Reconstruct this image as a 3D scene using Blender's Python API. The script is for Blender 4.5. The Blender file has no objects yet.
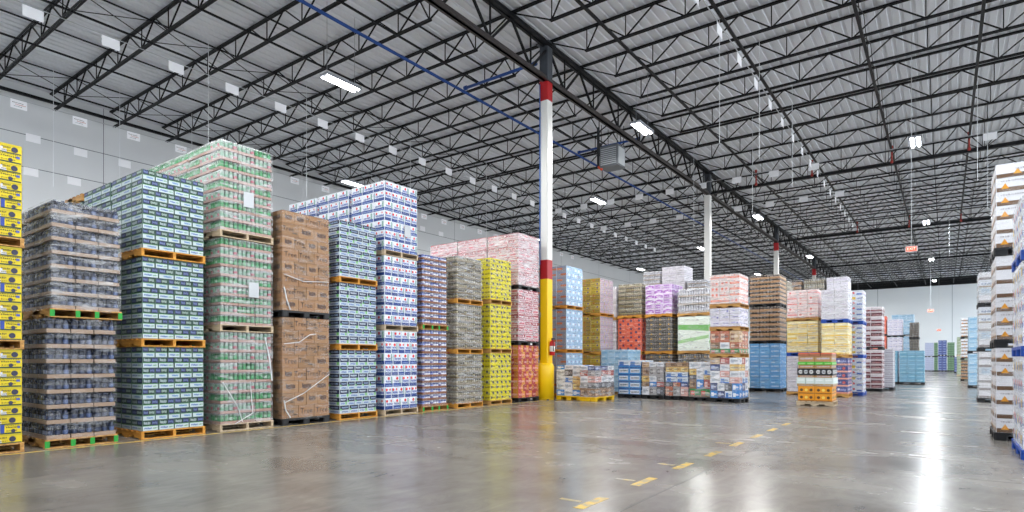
import bpy, math, random
from mathutils import Vector, Matrix
random.seed(7)
PI = math.pi
col = bpy.context.scene.collection
D = bpy.data

# ------------------------------------------------------------------ materials
def lin(c):
    return c / 12.92 if c <= .04045 else ((c + .055) / 1.055) ** 2.4
def rgb(hx):
    return tuple(lin(int(hx[i:i + 2], 16) / 255) for i in (0, 2, 4)) + (1,)
_M = {}
def mat(hx, rough=.5, metal=0, emit=0, spec=.5):
    k = (hx, rough, metal, emit, spec)
    if k in _M: return _M[k]
    m = D.materials.new('m_' + hx); m.use_nodes = True
    b = m.node_tree.nodes['Principled BSDF']
    b.inputs['Base Color'].default_value = rgb(hx)
    b.inputs['Roughness'].default_value = rough
    b.inputs['Metallic'].default_value = metal
    b.inputs['Specular IOR Level'].default_value = spec
    if emit:
        b.inputs['Emission Color'].default_value = rgb(hx)
        b.inputs['Emission Strength'].default_value = emit
    _M[k] = m
    return m
def noisy(name, c1, c2, scale=(4, 4, 4), rough=.6, bump=0, nscale=1, detail=5, r2=None, lo=.35, hi=.65, spec=.5, metal=0):
    m = D.materials.new(name); m.use_nodes = True
    nt = m.node_tree; N = nt.nodes; L = nt.links
    b = N['Principled BSDF']; b.inputs['Specular IOR Level'].default_value = spec
    b.inputs['Metallic'].default_value = metal
    tc = N.new('ShaderNodeTexCoord'); mp = N.new('ShaderNodeMapping'); mp.inputs['Scale'].default_value = scale
    L.new(tc.outputs['Object'], mp.inputs['Vector'])
    n = N.new('ShaderNodeTexNoise'); n.inputs['Scale'].default_value = nscale; n.inputs['Detail'].default_value = detail
    L.new(mp.outputs[0], n.inputs['Vector'])
    cr = N.new('ShaderNodeValToRGB'); e = cr.color_ramp.elements
    e[0].position = lo; e[1].position = hi; e[0].color = rgb(c1); e[1].color = rgb(c2)
    L.new(n.outputs['Fac'], cr.inputs[0]); L.new(cr.outputs[0], b.inputs['Base Color'])
    b.inputs['Roughness'].default_value = rough
    if r2 is not None:
        mr = N.new('ShaderNodeMapRange'); mr.inputs['To Min'].default_value = rough; mr.inputs['To Max'].default_value = r2
        mr.inputs['From Min'].default_value = .3; mr.inputs['From Max'].default_value = .7
        L.new(n.outputs['Fac'], mr.inputs['Value']); L.new(mr.outputs[0], b.inputs['Roughness'])
    if bump:
        bp = N.new('ShaderNodeBump'); bp.inputs['Strength'].default_value = bump; bp.inputs['Distance'].default_value = .01
        L.new(n.outputs['Fac'], bp.inputs['Height']); L.new(bp.outputs[0], b.inputs['Normal'])
    return m
def film(name, lo, hi, rough=.18, tint='f2f4f6', scale=(1.2, 1.2, 7)):
    """clear stretch film: see-through, with wrinkled bands that catch the light"""
    m = D.materials.new(name); m.use_nodes = True
    nt = m.node_tree; N = nt.nodes; L = nt.links; N.clear()
    out = N.new('ShaderNodeOutputMaterial'); tr = N.new('ShaderNodeBsdfTransparent')
    b = N.new('ShaderNodeBsdfPrincipled'); b.inputs['Base Color'].default_value = rgb(tint); b.inputs['Roughness'].default_value = rough
    b.inputs['Specular IOR Level'].default_value = .9
    tc = N.new('ShaderNodeTexCoord'); mp = N.new('ShaderNodeMapping'); mp.inputs['Scale'].default_value = scale
    mp.inputs['Rotation'].default_value = (.12, .12, 0)
    oi = N.new('ShaderNodeObjectInfo'); ad = N.new('ShaderNodeVectorMath'); ad.operation = 'ADD'
    cm = N.new('ShaderNodeCombineXYZ'); ml = N.new('ShaderNodeMath'); ml.operation = 'MULTIPLY'; ml.inputs[1].default_value = 40
    L.new(oi.outputs['Random'], ml.inputs[0]); L.new(ml.outputs[0], cm.inputs['X']); L.new(ml.outputs[0], cm.inputs['Z'])
    L.new(tc.outputs['Object'], ad.inputs[0]); L.new(cm.outputs[0], ad.inputs[1]); L.new(ad.outputs[0], mp.inputs['Vector'])
    n = N.new('ShaderNodeTexNoise'); n.inputs['Scale'].default_value = 2.2; n.inputs['Detail'].default_value = 6; n.inputs['Distortion'].default_value = .6
    L.new(mp.outputs[0], n.inputs['Vector'])
    mr = N.new('ShaderNodeMapRange'); mr.inputs['From Min'].default_value = .46; mr.inputs['From Max'].default_value = .74
    mr.inputs['To Min'].default_value = lo; mr.inputs['To Max'].default_value = hi
    L.new(n.outputs['Fac'], mr.inputs['Value'])
    bp = N.new('ShaderNodeBump'); bp.inputs['Strength'].default_value = .9; bp.inputs['Distance'].default_value = .02
    L.new(n.outputs['Fac'], bp.inputs['Height']); L.new(bp.outputs[0], b.inputs['Normal'])
    mx = N.new('ShaderNodeMixShader'); L.new(mr.outputs[0], mx.inputs[0]); L.new(tr.outputs[0], mx.inputs[1]); L.new(b.outputs[0], mx.inputs[2])
    L.new(mx.outputs[0], out.inputs[0])
    return m
FILM = {'light': film('film_light', .01, .22), 'mid': film('film_mid', .05, .46), 'heavy': film('film_heavy', .08, .68, .22),
        'haze': film('film_haze', .2, .75, .25)}
WOOD = noisy('pallet_wood', '9a6a35', 'd9a860', (3, 20, 20), .75, lo=.3, hi=.7)
WOOD2 = noisy('pallet_wood_orange', 'b9761f', 'e2a545', (3, 20, 20), .7, lo=.3, hi=.7)
WOOD3 = noisy('pallet_wood_pale', 'a08a70', 'd8c4a4', (3, 20, 20), .75, lo=.3, hi=.7)
BLACKP = mat('15161a', .5); BLUEP = mat('1348a8', .5); YELP = mat('f4c400', .45)
STEEL = mat('101216', .5, .0, spec=.25); GIRD = mat('3a3535', .5, .2)

# ------------------------------------------------------------------ mesh builder
class MB:
    def __init__(s): s.v = []; s.f = []; s.mi = []; s.ms = []; s.sm = []
    def m(s, m):
        if m not in s.ms: s.ms.append(m)
        return s.ms.index(m)
    def add(s, vs, fs, m, smooth=False):
        o = len(s.v); s.v += [tuple(v) for v in vs]; k = s.m(m)
        for f in fs: s.f.append(tuple(i + o for i in f)); s.mi.append(k); s.sm.append(smooth)
    def box(s, x0, y0, z0, x1, y1, z1, m):
        s.add([(x0, y0, z0), (x1, y0, z0), (x1, y1, z0), (x0, y1, z0), (x0, y0, z1), (x1, y0, z1), (x1, y1, z1), (x0, y1, z1)],
              [(3, 2, 1, 0), (4, 5, 6, 7), (0, 1, 5, 4), (1, 2, 6, 5), (2, 3, 7, 6), (3, 0, 4, 7)], m)
    def cbox(s, x0, y0, z0, x1, y1, z1, m, c=.01):
        P = [(x0 + c, y0), (x1 - c, y0), (x1, y0 + c), (x1, y1 - c), (x1 - c, y1), (x0 + c, y1), (x0, y1 - c), (x0, y0 + c)]
        s.add([(x, y, z0) for x, y in P] + [(x, y, z1) for x, y in P],
              [tuple(range(7, -1, -1)), tuple(range(8, 16))] + [(i, (i + 1) % 8, (i + 1) % 8 + 8, i + 8) for i in range(8)], m)
    def lathe(s, cx, cy, prof, m, n=8, smooth=True):
        """prof: [(r, z[, mat])]; one ring per entry"""
        o = []
        for p in prof: o += [(cx + p[0] * math.cos(2 * PI * i / n), cy + p[0] * math.sin(2 * PI * i / n), p[1]) for i in range(n)]
        base = len(s.v); s.v += o
        for k in range(len(prof) - 1):
            mm = s.m(prof[k][2] if len(prof[k]) > 2 else m)
            for i in range(n):
                j = (i + 1) % n
                s.f.append((base + k * n + i, base + k * n + j, base + (k + 1) * n + j, base + (k + 1) * n + i)); s.mi.append(mm); s.sm.append(smooth)
        s.f.append(tuple(base + (len(prof) - 1) * n + i for i in range(n))); s.mi.append(s.m(m)); s.sm.append(False)
        s.f.append(tuple(base + i for i in range(n - 1, -1, -1))); s.mi.append(s.m(m)); s.sm.append(False)
    def rod(s, a, b, r, m, n=4, r2=None):
        a = Vector(a); b = Vector(b); d = (b - a).normalized()
        u = d.cross(Vector((0, 0, 1)) if abs(d.z) < .9 else Vector((1, 0, 0))).normalized(); w = d.cross(u)
        vs = []
        for p in (a, b):
            for i in range(n):
                t = 2 * PI * (i + .5) / n
                vs.append(p + (u * math.cos(t) + w * math.sin(t)) * r)
        s.add(vs, [(i, (i + 1) % n, (i + 1) % n + n, i + n) for i in range(n)] + [tuple(range(n - 1, -1, -1)), tuple(range(n, 2 * n))], m, n > 6)
    def merge(s, o, dx, dy, dz, rot=0):
        b = len(s.v); c, q = math.cos(rot), math.sin(rot)
        s.v += [(x * c - y * q + dx, x * q + y * c + dy, z + dz) for x, y, z in o.v]
        mp = [s.m(m) for m in o.ms]
        for f, k, sm in zip(o.f, o.mi, o.sm): s.f.append(tuple(i + b for i in f)); s.mi.append(mp[k]); s.sm.append(sm)
    def mesh(s, name):
        me = D.meshes.new(name); me.from_pydata(s.v, [], s.f)
        for m in s.ms: me.materials.append(m)
        me.polygons.foreach_set('material_index', s.mi); me.polygons.foreach_set('use_smooth', s.sm)
        me.update(); return me
def ob(name, me, parent=None, loc=(0, 0, 0), rz=0, **props):
    if isinstance(me, MB): me = me.mesh(name)
    o = D.objects.new(name, me); col.objects.link(o)
    if parent: o.parent = parent
    o.location = loc; o.rotation_euler = (0, 0, rz)
    for k, v in props.items():
        if v: o[k] = v
    return o
def thing(name, label, cat, loc=(0, 0, 0), rz=0, group=None):
    return ob(name, None, None, loc, rz, label=label, category=cat, group=group)
def struct(name, me, loc=(0, 0, 0), label=None): return ob(name, me, None, loc, kind='structure', label=label)

_T = {}
def glyphs(t):
    """letter outlines as triangles, height 1, centred"""
    if t in _T: return _T[t]
    cu = D.curves.new('lettering', 'FONT'); cu.body = t; cu.align_x = 'CENTER'; cu.align_y = 'CENTER'; cu.resolution_u = 2; cu.size = 1.4
    o = D.objects.new('lettering', cu); me = o.to_mesh()
    r = ([(v.co.x, v.co.y) for v in me.vertices], [tuple(p.vertices) for p in me.polygons])
    o.to_mesh_clear(); D.objects.remove(o); _T[t] = r
    return r

# ------------------------------------------------------------------ cases
def decorate(mb, org, ux, L, H, nrm, decos, seed=0):
    """print artwork on one upright face: org = lower corner, ux = unit vector along it"""
    org = Vector(org); ux = Vector(ux); n = Vector(nrm); rnd = random.Random(seed)
    P = lambda u, v, k: org + ux * (u * L) + Vector((0, 0, v * H)) + n * (.0012 * (k + 1))
    for k, d in enumerate(decos):
        if d[0] == 'r':
            _, a, b, c, e, m = d
            mb.add([P(a, b, k), P(c, b, k), P(c, e, k), P(a, e, k)], [(0, 1, 2, 3)], m)
        elif d[0] == 'o':
            _, u, v, r, m = d; cc = P(u, v, k)
            mb.add([cc + ux * (r * H * math.cos(2 * PI * i / 10)) + Vector((0, 0, r * H * math.sin(2 * PI * i / 10))) for i in range(10)], [tuple(range(10))], m)
        elif d[0] == 'p':
            mb.add([P(u, v, k) for u, v in d[1]], [tuple(range(len(d[1])))], d[2])
        elif d[0] == 't':
            _, t, u, v, h, m = d; vs, fs = glyphs(t); cc = P(u, v, k)
            mb.add([cc + ux * (x * h * H) + Vector((0, 0, y * h * H)) for x, y in vs], fs, m)
        elif d[0] == 'w':        # small print: a run of short strokes
            _, a, b, c, e, m = d; u = a
            while u < c:
                w = rnd.uniform(.025, .06)
                lo = b + (e - b) * rnd.uniform(0, .25); hi = e - (e - b) * rnd.uniform(0, .3)
                mb.add([P(u, lo, k), P(min(c, u + w), lo, k), P(min(c, u + w), hi, k), P(u, hi, k)], [(0, 1, 2, 3)], m)
                u += w + rnd.uniform(.012, .03)
def carton(w, d, h, p, var):
    """printed cardboard carton, base centre at the origin"""
    mb = MB(); g = .004
    x, y = w / 2 - g, d / 2 - g
    V = p['v'][var % len(p['v'])]
    mb.cbox(-x, -y, 0, x, y, h - .003, V[0], .004)
    S = V[2] if len(V) > 2 else V[1]
    decorate(mb, (-x + .008, -y, 0), (1, 0, 0), 2 * x - .016, h, (0, -1, 0), S, 1)
    decorate(mb, (x, -y + .008, 0), (0, 1, 0), 2 * y - .016, h, (1, 0, 0), V[1], 2)
    decorate(mb, (x - .008, y, 0), (-1, 0, 0), 2 * x - .016, h, (0, 1, 0), S, 3)
    decorate(mb, (-x, y - .008, 0), (0, -1, 0), 2 * y - .016, h, (-1, 0, 0), V[1], 4)
    return mb
def tray(w, d, h, p, var):
    """cardboard tray of cans or bottles under tight film"""
    mb = MB(); g = .004; x, y = w / 2 - g, d / 2 - g
    V = p['v'][var % len(p['v'])]; cb, cols, ht = V[0], V[1], p.get('tray', .22)
    mb.cbox(-x, -y, 0, x, y, h * ht, cb, .008)
    pit = p.get('pitch', .066); r = pit * .47
    nx = max(2, round(2 * x / pit)); ny = max(2, round(2 * y / pit))
    rx, ry = x / nx, y / ny; r = min(rx, ry) * .97
    pts = [(-x + rx * (2 * i + 1), j) for i in range(nx) for j in (-y + ry, y - ry)] + [(i, -y + ry * (2 * j + 1)) for j in range(1, ny - 1) for i in (-x + rx, x - rx)]
    mb.box(-x + 1.6 * rx, -y + 1.6 * ry, h * ht, x - 1.6 * rx, y - 1.6 * ry, h * .9, cols[0][0])
    H = h * .97
    for k, (a, b) in enumerate(pts):
        c = cols[k % len(cols)]
        if p.get('bottle'):
            mb.lathe(a, b, [(r, h * .03, c[0]), (r, h * .30, c[1]), (r * 1.01, h * .55, c[0]), (r, h * .68, c[0]), (r * .7, h * .84, c[2]), (r * .62, H, c[2])], c[2], 7)
        else:
            mb.lathe(a, b, [(r * .85, h * .03, c[0]), (r, h * .1, c[0]), (r, h * .35, c[1]), (r, h * .62, c[0]), (r, h * .86, c[2]), (r * .85, H, c[2])], c[2], 7)
    return mb
_C = {}
def case_mb(p, w, d, h, var):
    k = (p['n'], round(w, 3), round(d, 3), round(h, 3), var % len(p['v']))
    if k not in _C: _C[k] = (tray if p.get('kind') == 'tray' else carton)(w, d, h, p, var)
    return k, _C[k]
_CM = {}
def case_mesh(p, w, d, h, var):
    k, mb = case_mb(p, w, d, h, var)
    if k not in _CM: _CM[k] = mb.mesh('case_' + p['n'])
    return _CM[k]
_LM = {}
def layer_mesh(p, wx, wy, h, nx, ny, var):
    k = (p['n'], round(wx, 3), round(wy, 3), round(h, 3), nx, ny, var % len(p['v']))
    if k not in _LM:
        mb = MB(); _, c = case_mb(p, wx / nx, wy / ny, h, var)
        for i in range(nx):
            for j in range(ny):
                if 0 < i < nx - 1 and 0 < j < ny - 1: continue
                mb.merge(c, (i + .5) * wx / nx - wx / 2, (j + .5) * wy / ny - wy / 2, 0)
        _LM[k] = mb.mesh('layer_' + p['n'])
    return _LM[k]
_W = {}
def wrap_mesh(wx, wy, h, kind, bulge=.012, top=True):
    k = (round(wx, 2), round(wy, 2), round(h, 2), kind)
    if k in _W: return _W[k]
    rnd = random.Random(hash(k[:3])); mb = MB(); nz = max(3, int(h / .11)); X, Y = wx / 2 + .018, wy / 2 + .018
    ring = []
    for (ax, ay, bx, by) in ((-X, -Y, X, -Y), (X, -Y, X, Y), (X, Y, -X, Y), (-X, Y, -X, -Y)):
        for i in range(5):
            t = i / 5; ring.append((ax + (bx - ax) * t, ay + (by - ay) * t))
    n = len(ring); vs = []
    for z in range(nz + 1):
        for i, (a, b) in enumerate(ring):
            q = 1 + (rnd.uniform(-.001, 1) * bulge) - (.02 if i % 5 == 0 else 0)
            vs.append((a * q, b * q, h * z / nz + .01))
    fs = [(z * n + i, z * n + (i + 1) % n, (z + 1) * n + (i + 1) % n, (z + 1) * n + i) for z in range(nz) for i in range(n)]
    if top: fs.append(tuple(nz * n + i for i in range(n)))
    mb.add(vs, fs, FILM[kind]); _W[k] = mb.mesh('stretch_film'); return _W[k]
_P = {}
def pallet_mesh(wx, wy, kind, hp=.13):
    """stringers run along x, boards along y; open ends show on the +x face"""
    k = (round(wx, 2), round(wy, 2), kind)
    if k in _P: return _P[k]
    mb = MB(); X, Y = wx / 2 + .02, wy / 2 + .02
    if kind in ('black', 'blue', 'yellow'):
        m = {'black': BLACKP, 'blue': BLUEP, 'yellow': YELP}[kind]
        mb.cbox(-X, -Y, hp - .04, X, Y, hp, m, .02)
        for i in (-1, 0, 1):
            for j in (-1, 0, 1):
                mb.cbox(i * (X - .09) - .09, j * (Y - .09) - .075, 0, i * (X - .09) + .09, j * (Y - .09) + .075, hp - .04, m, .02)
        if kind != 'yellow':
            for j in (-1, 0, 1): mb.box(-X, j * (Y - .09) - .06, 0, X, j * (Y - .09) + .06, .018, m)
    else:
        w = {'wood': WOOD, 'green': WOOD, 'orange': WOOD2, 'pale': WOOD3}[kind]
        st = (-1, -.28, .28, 1) if kind == 'green' else (-1, 0, 1)
        for j in st:
            y = j * (Y - .025)
            mb.box(-X + .002, y - .022, .018, -X * .55, y + .022, hp - .018, w); mb.box(X * .55, y - .022, .018, X - .002, y + .022, hp - .018, w)
            mb.box(-X * .22, y - .022, .018, X * .22, y + .022, hp - .018, w); mb.box(-X * .55, y - .022, .055, X * .55, y + .022, hp - .018, w)
            if kind == 'green': mb.box(X - .002, y - .03, .012, X + .004, y + .03, hp - .02, mat('1f9a35', .6))
        nb = 7
        for i in range(nb):
            x = -X + .05 + i * (2 * X - .1) / (nb - 1); mb.box(x - .05, -Y, hp - .018, x + .05, Y, hp, w)
        for x in (-X + .05, 0, X - .05): mb.box(x - .05, -Y, 0, x + .05, Y, .018, w)
    _P[k] = mb.mesh('pallet'); return _P[k]

# ------------------------------------------------------------------ products
R = lambda a, b, c, e, h, ro=.45: ('r', a, b, c, e, mat(h, ro))
W = lambda a, b, c, e, h: ('w', a, b, c, e, mat(h, .5))
O = lambda u, v, r, h: ('o', u, v, r, mat(h, .5))
B = lambda h, ro=.5: mat(h, ro)
def P(n, v, **k): d = dict(n=n, v=v); d.update(k); return d
YEL = P('yellow', [
    (B('e4cc00'), [R(0, 0, 1, .16, '26401c'), W(.05, .84, .95, .98, '7c7410'), R(0, .13, .2, 1, '1c3f9c'), W(.28, .62, .85, .8, '5a5410'), W(.3, .25, .8, .42, '8a7a10'), O(.62, .32, .2, '30324a'), R(.82, .55, .95, .8, '4858a8')]),
    (B('dcc400'), [R(0, 0, 1, .12, '3a4a30'), R(.05, .12, .3, .4, 'c8ccd8'), R(0, .82, 1, 1, 'c8b400'), W(.05, .5, .5, .75, '7a6e20'), O(.68, .45, .3, '2c2e48'), R(0, .15, .1, .6, 'd8dce8'), W(.05, .2, .5, .35, '907e10')])])
BLK = P('dark_bottles', [(B('9c8470'), [(B('1c2844', .2), B('4a5c84', .3), B('1c2230', .3)), (B('141c30', .2), B('8c98b0', .3), B('6c7488', .3)), (B('151b2a', .2), B('2b3856', .3), B('3a4358', .3))])], kind='tray', bottle=1, tray=.26, pitch=.085)
BGR = P('blue_green', [
    (B('587468'), [R(0, .5, 1, .97, '1c4030'), R(0, .03, 1, .46, 'ccdadc'), R(0, .44, 1, .5, '3c8a40'), W(.05, .56, .5, .9, 'a8b8bc'), R(.58, .52, 1, .96, '222a54'), W(.62, .6, .96, .88, '6878a8'), W(.08, .14, .6, .36, '3c64ac'), W(.66, .16, .95, .34, '6c9c78')]),
    (B('587468'), [R(0, .5, 1, .97, '1a3a2c'), R(0, .03, 1, .44, 'c4d2d4'), R(0, .52, .45, .97, '222a54'), W(.05, .6, .4, .88, '6878a8'), W(.5, .58, .95, .9, 'a4b8b0'), W(.3, .14, .85, .34, '3c78bc'), R(0, .42, 1, .48, '2c7c38')])])
GCAN = P('green_cans', [
    (B('a88478'), [(B('2c7448', .3), B('4c9c68', .3), B('98a09c', .25)), (B('246438', .3), B('90b49c', .3), B('98a09c', .25)), (B('2c7c48', .3), B('2c8c4c', .3), B('98a09c', .25))]),
    (B('b09088'), [(B('8ca498', .3), B('b06070', .3), B('a8acab', .25)), (B('5c8c70', .3), B('98a8a0', .3), B('a8acab', .25)), (B('90a498', .3), B('6c9c80', .3), B('a8acab', .25))])], kind='tray', tray=.26, pitch=.075)
TXB = 'Tree'
BRN = P('brown_box', [
    (B('9c7450', .65), [('t', TXB, .5, .5, .42, mat('1a1220', .6)), R(0, .97, 1, 1, '6c4c34')]),
    (B('94704e', .65), [('t', TXB, .36, .56, .38, mat('1c1422', .6)), W(.7, .2, .95, .35, '44342c'), W(.62, .2, .85, .3, '54402e'), R(.0, .97, 1, 1, '6c4c34')]),
    (B('a07a56', .65), [W(.2, .25, .8, .75, '382a30'), R(0, .97, 1, 1, '6c4c34')])])
BLG = P('blue_lime', [
    (B('ccd8dc'), [R(0, .46, 1, 1, '122048'), W(.1, .6, .8, .9, 'c8d4e0'), W(.1, .12, .7, .4, '4a74b8'), R(.76, .12, .96, .46, '7ac070')]),
    (B('c4d0d8'), [R(0, .48, 1, 1, '0e1838'), R(.0, .42, .2, .62, '68b868'), W(.2, .6, .9, .88, '8ca4c4'), W(.2, .1, .9, .36, '3c68b0')])])
WBR = P('white_blue', [
    (B('eaeef6'), [R(0, 0, 1, .33, '1a4090'), O(.5, .74, .14, 'e02a2a'), W(.12, .36, .74, .6, '2c50a0'), R(.78, .3, .94, .9, '84a89c'), W(.1, .06, .9, .18, '9cb4e0')]),
    (B('eaeef6'), [R(0, 0, 1, .31, '1a3c84'), O(.28, .74, .13, 'e02a2a'), R(.02, .3, .12, .9, '6c90a0'), W(.2, .34, .97, .62, '385cac'), O(.8, .76, .1, 'e04848')])])
PUR = P('purple_trays', [
    (B('8c5c44'), [(B('34488c', .3), B('8494cc', .3), B('a8a8b4', .3)), (B('3c4c90', .3), B('dcdce8', .3), B('a8a8b4', .3))]),
    (B('84543c'), [(B('c0c4d8', .3), B('5c5c94', .3), B('a8a8b4', .3)), (B('7c80ac', .3), B('e4e4ec', .3), B('a8a8b4', .3))])], kind='tray', tray=.36, pitch=.11)
GRB = P('grey_brown', [
    (B('78684c'), [(B('58503c', .3), B('9c9068', .3), B('a4a098', .25)), (B('8c8678', .3), B('4c4638', .3), B('b0aca4', .25))]),
    (B('948874'), [(B('7c7664', .3), B('b4ac94', .3), B('a4a098', .25)), (B('504a3c', .3), B('8c8264', .3), B('b4b0a8', .25))])], kind='tray', tray=.3, pitch=.09)
YDK = P('yellow_dark', [
    (B('e4d400'), [O(.3, .5, .26, '4c4638'), W(.5, .3, .95, .7, '6c6420'), R(.04, .1, .12, .9, '485890')]),
    (B('dcd020'), [O(.7, .45, .28, '3c3c4c'), W(.08, .5, .5, .8, '80741c'), R(.86, .1, .94, .5, '5868a0'), R(0, 0, 1, .1, 'b0a418')])])
RED = P('red_white', [
    (B('dcc8cc'), [R(0, 0, 1, .42, 'a83a4a'), W(.1, .08, .9, .36, 'f0e0e0'), R(.1, .55, .9, .85, 'c86a78')]),
    (B('d4bcc0'), [R(0, .5, 1, 1, '9c2c40'), W(.1, .58, .5, .9, 'e8c8cc'), O(.7, .72, .18, 'ecd8d8'), W(.1, .1, .9, .4, 'b85868')])])
LBO = P('lightblue_orange', [
    (B('a8c4dc'), [R(.1, .2, .45, .6, 'dce8f4'), W(.1, .7, .9, .9, '6c94c4'), O(.7, .4, .16, 'a890ac')], [R(0, 0, 1, 1, '88909c'), R(0, .3, .6, .65, 'c87850'), W(.1, .7, .9, .9, '5c7cb0')]),
    (B('a0c0da'), [R(.55, .2, .9, .65, 'd4e4f4'), O(.25, .5, .16, 'a090b4'), W(.1, .05, .9, .16, '6488b8')], [R(0, 0, 1, 1, '9098a4'), R(.4, .3, 1, .65, 'b86c44'), W(.1, .7, .9, .9, '5c7cb0')])])
GLD = P('gold', [
    (B('b89820'), [R(0, 0, 1, 1, 'a89ca4'), W(.1, .2, .9, .5, 'c088a0'), R(0, .65, 1, .8, '8c7c8c')], [R(0, 0, 1, .1, '806a18'), O(.3, .5, .25, 'b86820'), W(.5, .3, .95, .7, '6c6450')]),
    (B('d0b440'), [R(0, 0, 1, 1, 'b4a8b0'), W(.1, .5, .9, .8, 'a87890'), R(0, .1, 1, .25, '98889c')], [R(0, 0, 1, .1, '907820'), O(.7, .5, .25, '645878'), W(.05, .3, .45, .7, '947c20')])])
DGR = P('dark_grey', [(B('645c54'), [(B('4a4844', .3), B('948c80', .3), B('7c7870', .3)), (B('6c6860', .3), B('c49c50', .3), B('807c74', .3)), (B('3e3c3a', .3), B('7c766c', .3), B('706c66', .3))])], kind='tray', tray=.25, pitch=.1)
ORG = P('orange_navy', [(B('e46a4c'), [O(.3, .6, .3, '3c3464'), W(.45, .2, .95, .5, 'f4b09c')]), (B('dc5c40'), [O(.7, .4, .28, '38305c'), W(.08, .55, .5, .85, 'f0a890')])])
PRP = P('purple_white', [
    (B('e4d8ec'), [('p', [(0, .1), (.5, .4), (1, .2), (1, .75), (.5, .9), (0, .6)], mat('9c4cb4', .5)), W(.2, .4, .8, .6, 'f0e4f4')]),
    (B('ccb0d8'), [R(.1, .2, .7, .8, '8c3ca8'), W(.15, .35, .65, .6, 'e4d0ec')])])
WGN = P('white_green', [(B('dfe8dc'), [('p', [(0, .62), (1, .56), (1, .74), (0, .76)], mat('6cb454', .5)), ('p', [(0, .2), (1, .36), (1, .46), (0, .3)], mat('9ccc88', .5))]),
    (B('dfe8dc'), [('p', [(0, .05), (1, .1), (1, .2), (0, .16)], mat('a4cc94', .5))])])
BTL = P('clear_bottles', [(B('a89888'), [(B('a8a8b0', .2), B('c8c8d0', .3), B('d8d8dc', .3)), (B('8c8c94', .2), B('b4b0b8', .3), B('dcdce0', .3))])], kind='tray', bottle=1, tray=.2, pitch=.09)
WOR = P('white_orange', [(B('ecdcd8'), [R(0, .3, 1, .62, 'f06a3c'), W(.1, .38, .9, .55, 'fce0d4'), O(.5, .8, .1, 'e45a48')]), (B('ecdcd8'), [O(.25, .5, .22, 'ec7860'), O(.7, .5, .22, 'ec7860'), W(.1, .1, .9, .22, 'f09880')])])
WPU = P('white_navy', [(B('e0dce8'), [W(.3, .4, .9, .62, '3c3c9c'), R(0, 0, 1, .1, 'b8a8b8')]), (B('dcd8e4'), [W(.1, .5, .6, .7, '6464b4'), R(.7, .3, .9, .6, '4c4c9c')])])
BOR = P('brown_orange', [(B('a86848'), [R(0, .7, 1, 1, 'd4b8a8'), W(.1, .2, .9, .5, 'e8a080')]), (B('b87050'), [R(0, 0, 1, .25, 'e0ccc0'), W(.1, .5, .9, .8, '8c4430')])])
BTR = P('brown_trays', [(B('a8825c'), [(B('3c3430', .3), B('6c5c50', .3), B('b0a498', .3)), (B('50443c', .3), B('8c7c68', .3), B('948878', .3))])], kind='tray', tray=.5, pitch=.12)
SKY = P('sky_blue', [(B('5c9cd4'), [W(.1, .35, .9, .6, 'd4e8f8'), R(0, 0, 1, .08, '5c94cc')]), (B('6caadc'), [W(.15, .5, .85, .75, '3c7cc4'), R(.1, .15, .5, .3, 'cce4f8')])])
WRD = P('white_red', [(B('ecd8d8'), [R(0, .35, 1, .58, 'e48078'), W(.1, .7, .9, .85, 'dc9c98')]), (B('f0dcd8'), [O(.3, .5, .2, 'e07068'), W(.5, .4, .95, .6, 'e4a09c'), R(0, 0, 1, .08, 'd88880')])])
YWH = P('yellow_white', [(B('ecdc9c'), [R(0, .0, 1, .3, 'e8c040'), W(.1, .45, .9, .75, 'fcf4dc')]), (B('f0e4b4'), [R(0, .55, 1, .8, 'dcb43c'), W(.1, .1, .9, .4, 'c8a868')])])
WHT = P('white_clear', [(B('d4d0d8'), [W(.1, .3, .9, .6, 'b8b0c4'), R(0, 0, 1, .1, 'b0a8b0')]), (B('dcd8e0'), [W(.1, .5, .9, .7, 'a8a4b8')])])
WBT = P('white_water', [(B('b8c0cc'), [(B('ccd4e0', .2), B('90a0bc', .3), B('e4e8f0', .3)), (B('c0c8d4', .2), B('d8dce8', .3), B('e4e8f0', .3))])], kind='tray', bottle=1, tray=.12, pitch=.1)
BRD = P('blue_red_cartons', [(B('3c4484'), [R(0, 0, 1, .22, 'd48870'), W(.1, .35, .9, .7, '9ca0d0'), O(.3, .6, .15, 'e8e4ec')]), (B('383c78'), [R(0, 0, 1, .22, 'e09c84'), O(.7, .55, .2, 'c45c58'), W(.1, .4, .5, .7, 'a8a8d4')])])
MAR = P('maroon_trays', [(B('dcd0d0'), [R(0, .1, 1, .75, '581824'), W(.1, .2, .9, .45, 'c89090'), R(0, .8, 1, 1, 'b8a8a8')]), (B('d8d0d4'), [R(0, .05, 1, .4, '702430'), R(0, .6, 1, .66, 'a89898')])])
GRT = P('grey_trays', [(B('bcbcc4'), [R(0, 0, 1, .18, '8c8894'), W(.1, .4, .9, .7, '98949c')])])
LBL = P('light_blue', [(B('74b0cc'), [W(.1, .3, .9, .7, 'b8e0f0'), R(0, 0, 1, .06, '549cc0')]), (B('80b4d0'), [R(.1, .4, .9, .52, 'a8d8ec')])])
LBC = P('pale_blue', [(B('a4c8e0'), [W(.1, .3, .9, .7, '6ca4cc'), R(.1, .8, .6, .95, 'd8e8f4')]), (B('b0d0e4'), [W(.1, .5, .9, .8, '84b0d0')])])
BLP = P('deep_blue', [(B('3c4c88'), [R(.1, .2, .8, .5, '98a8d0'), W(.1, .6, .9, .85, '6474b4')])])
GRN = P('green_cartons', [(B('5c8060'), [W(.1, .3, .9, .7, '90ac90'), R(0, 0, 1, .1, '40584a')])])
LIL = P('lilac', [(B('b0b8d0'), [W(.1, .3, .9, .7, '98a0c0')])])
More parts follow.
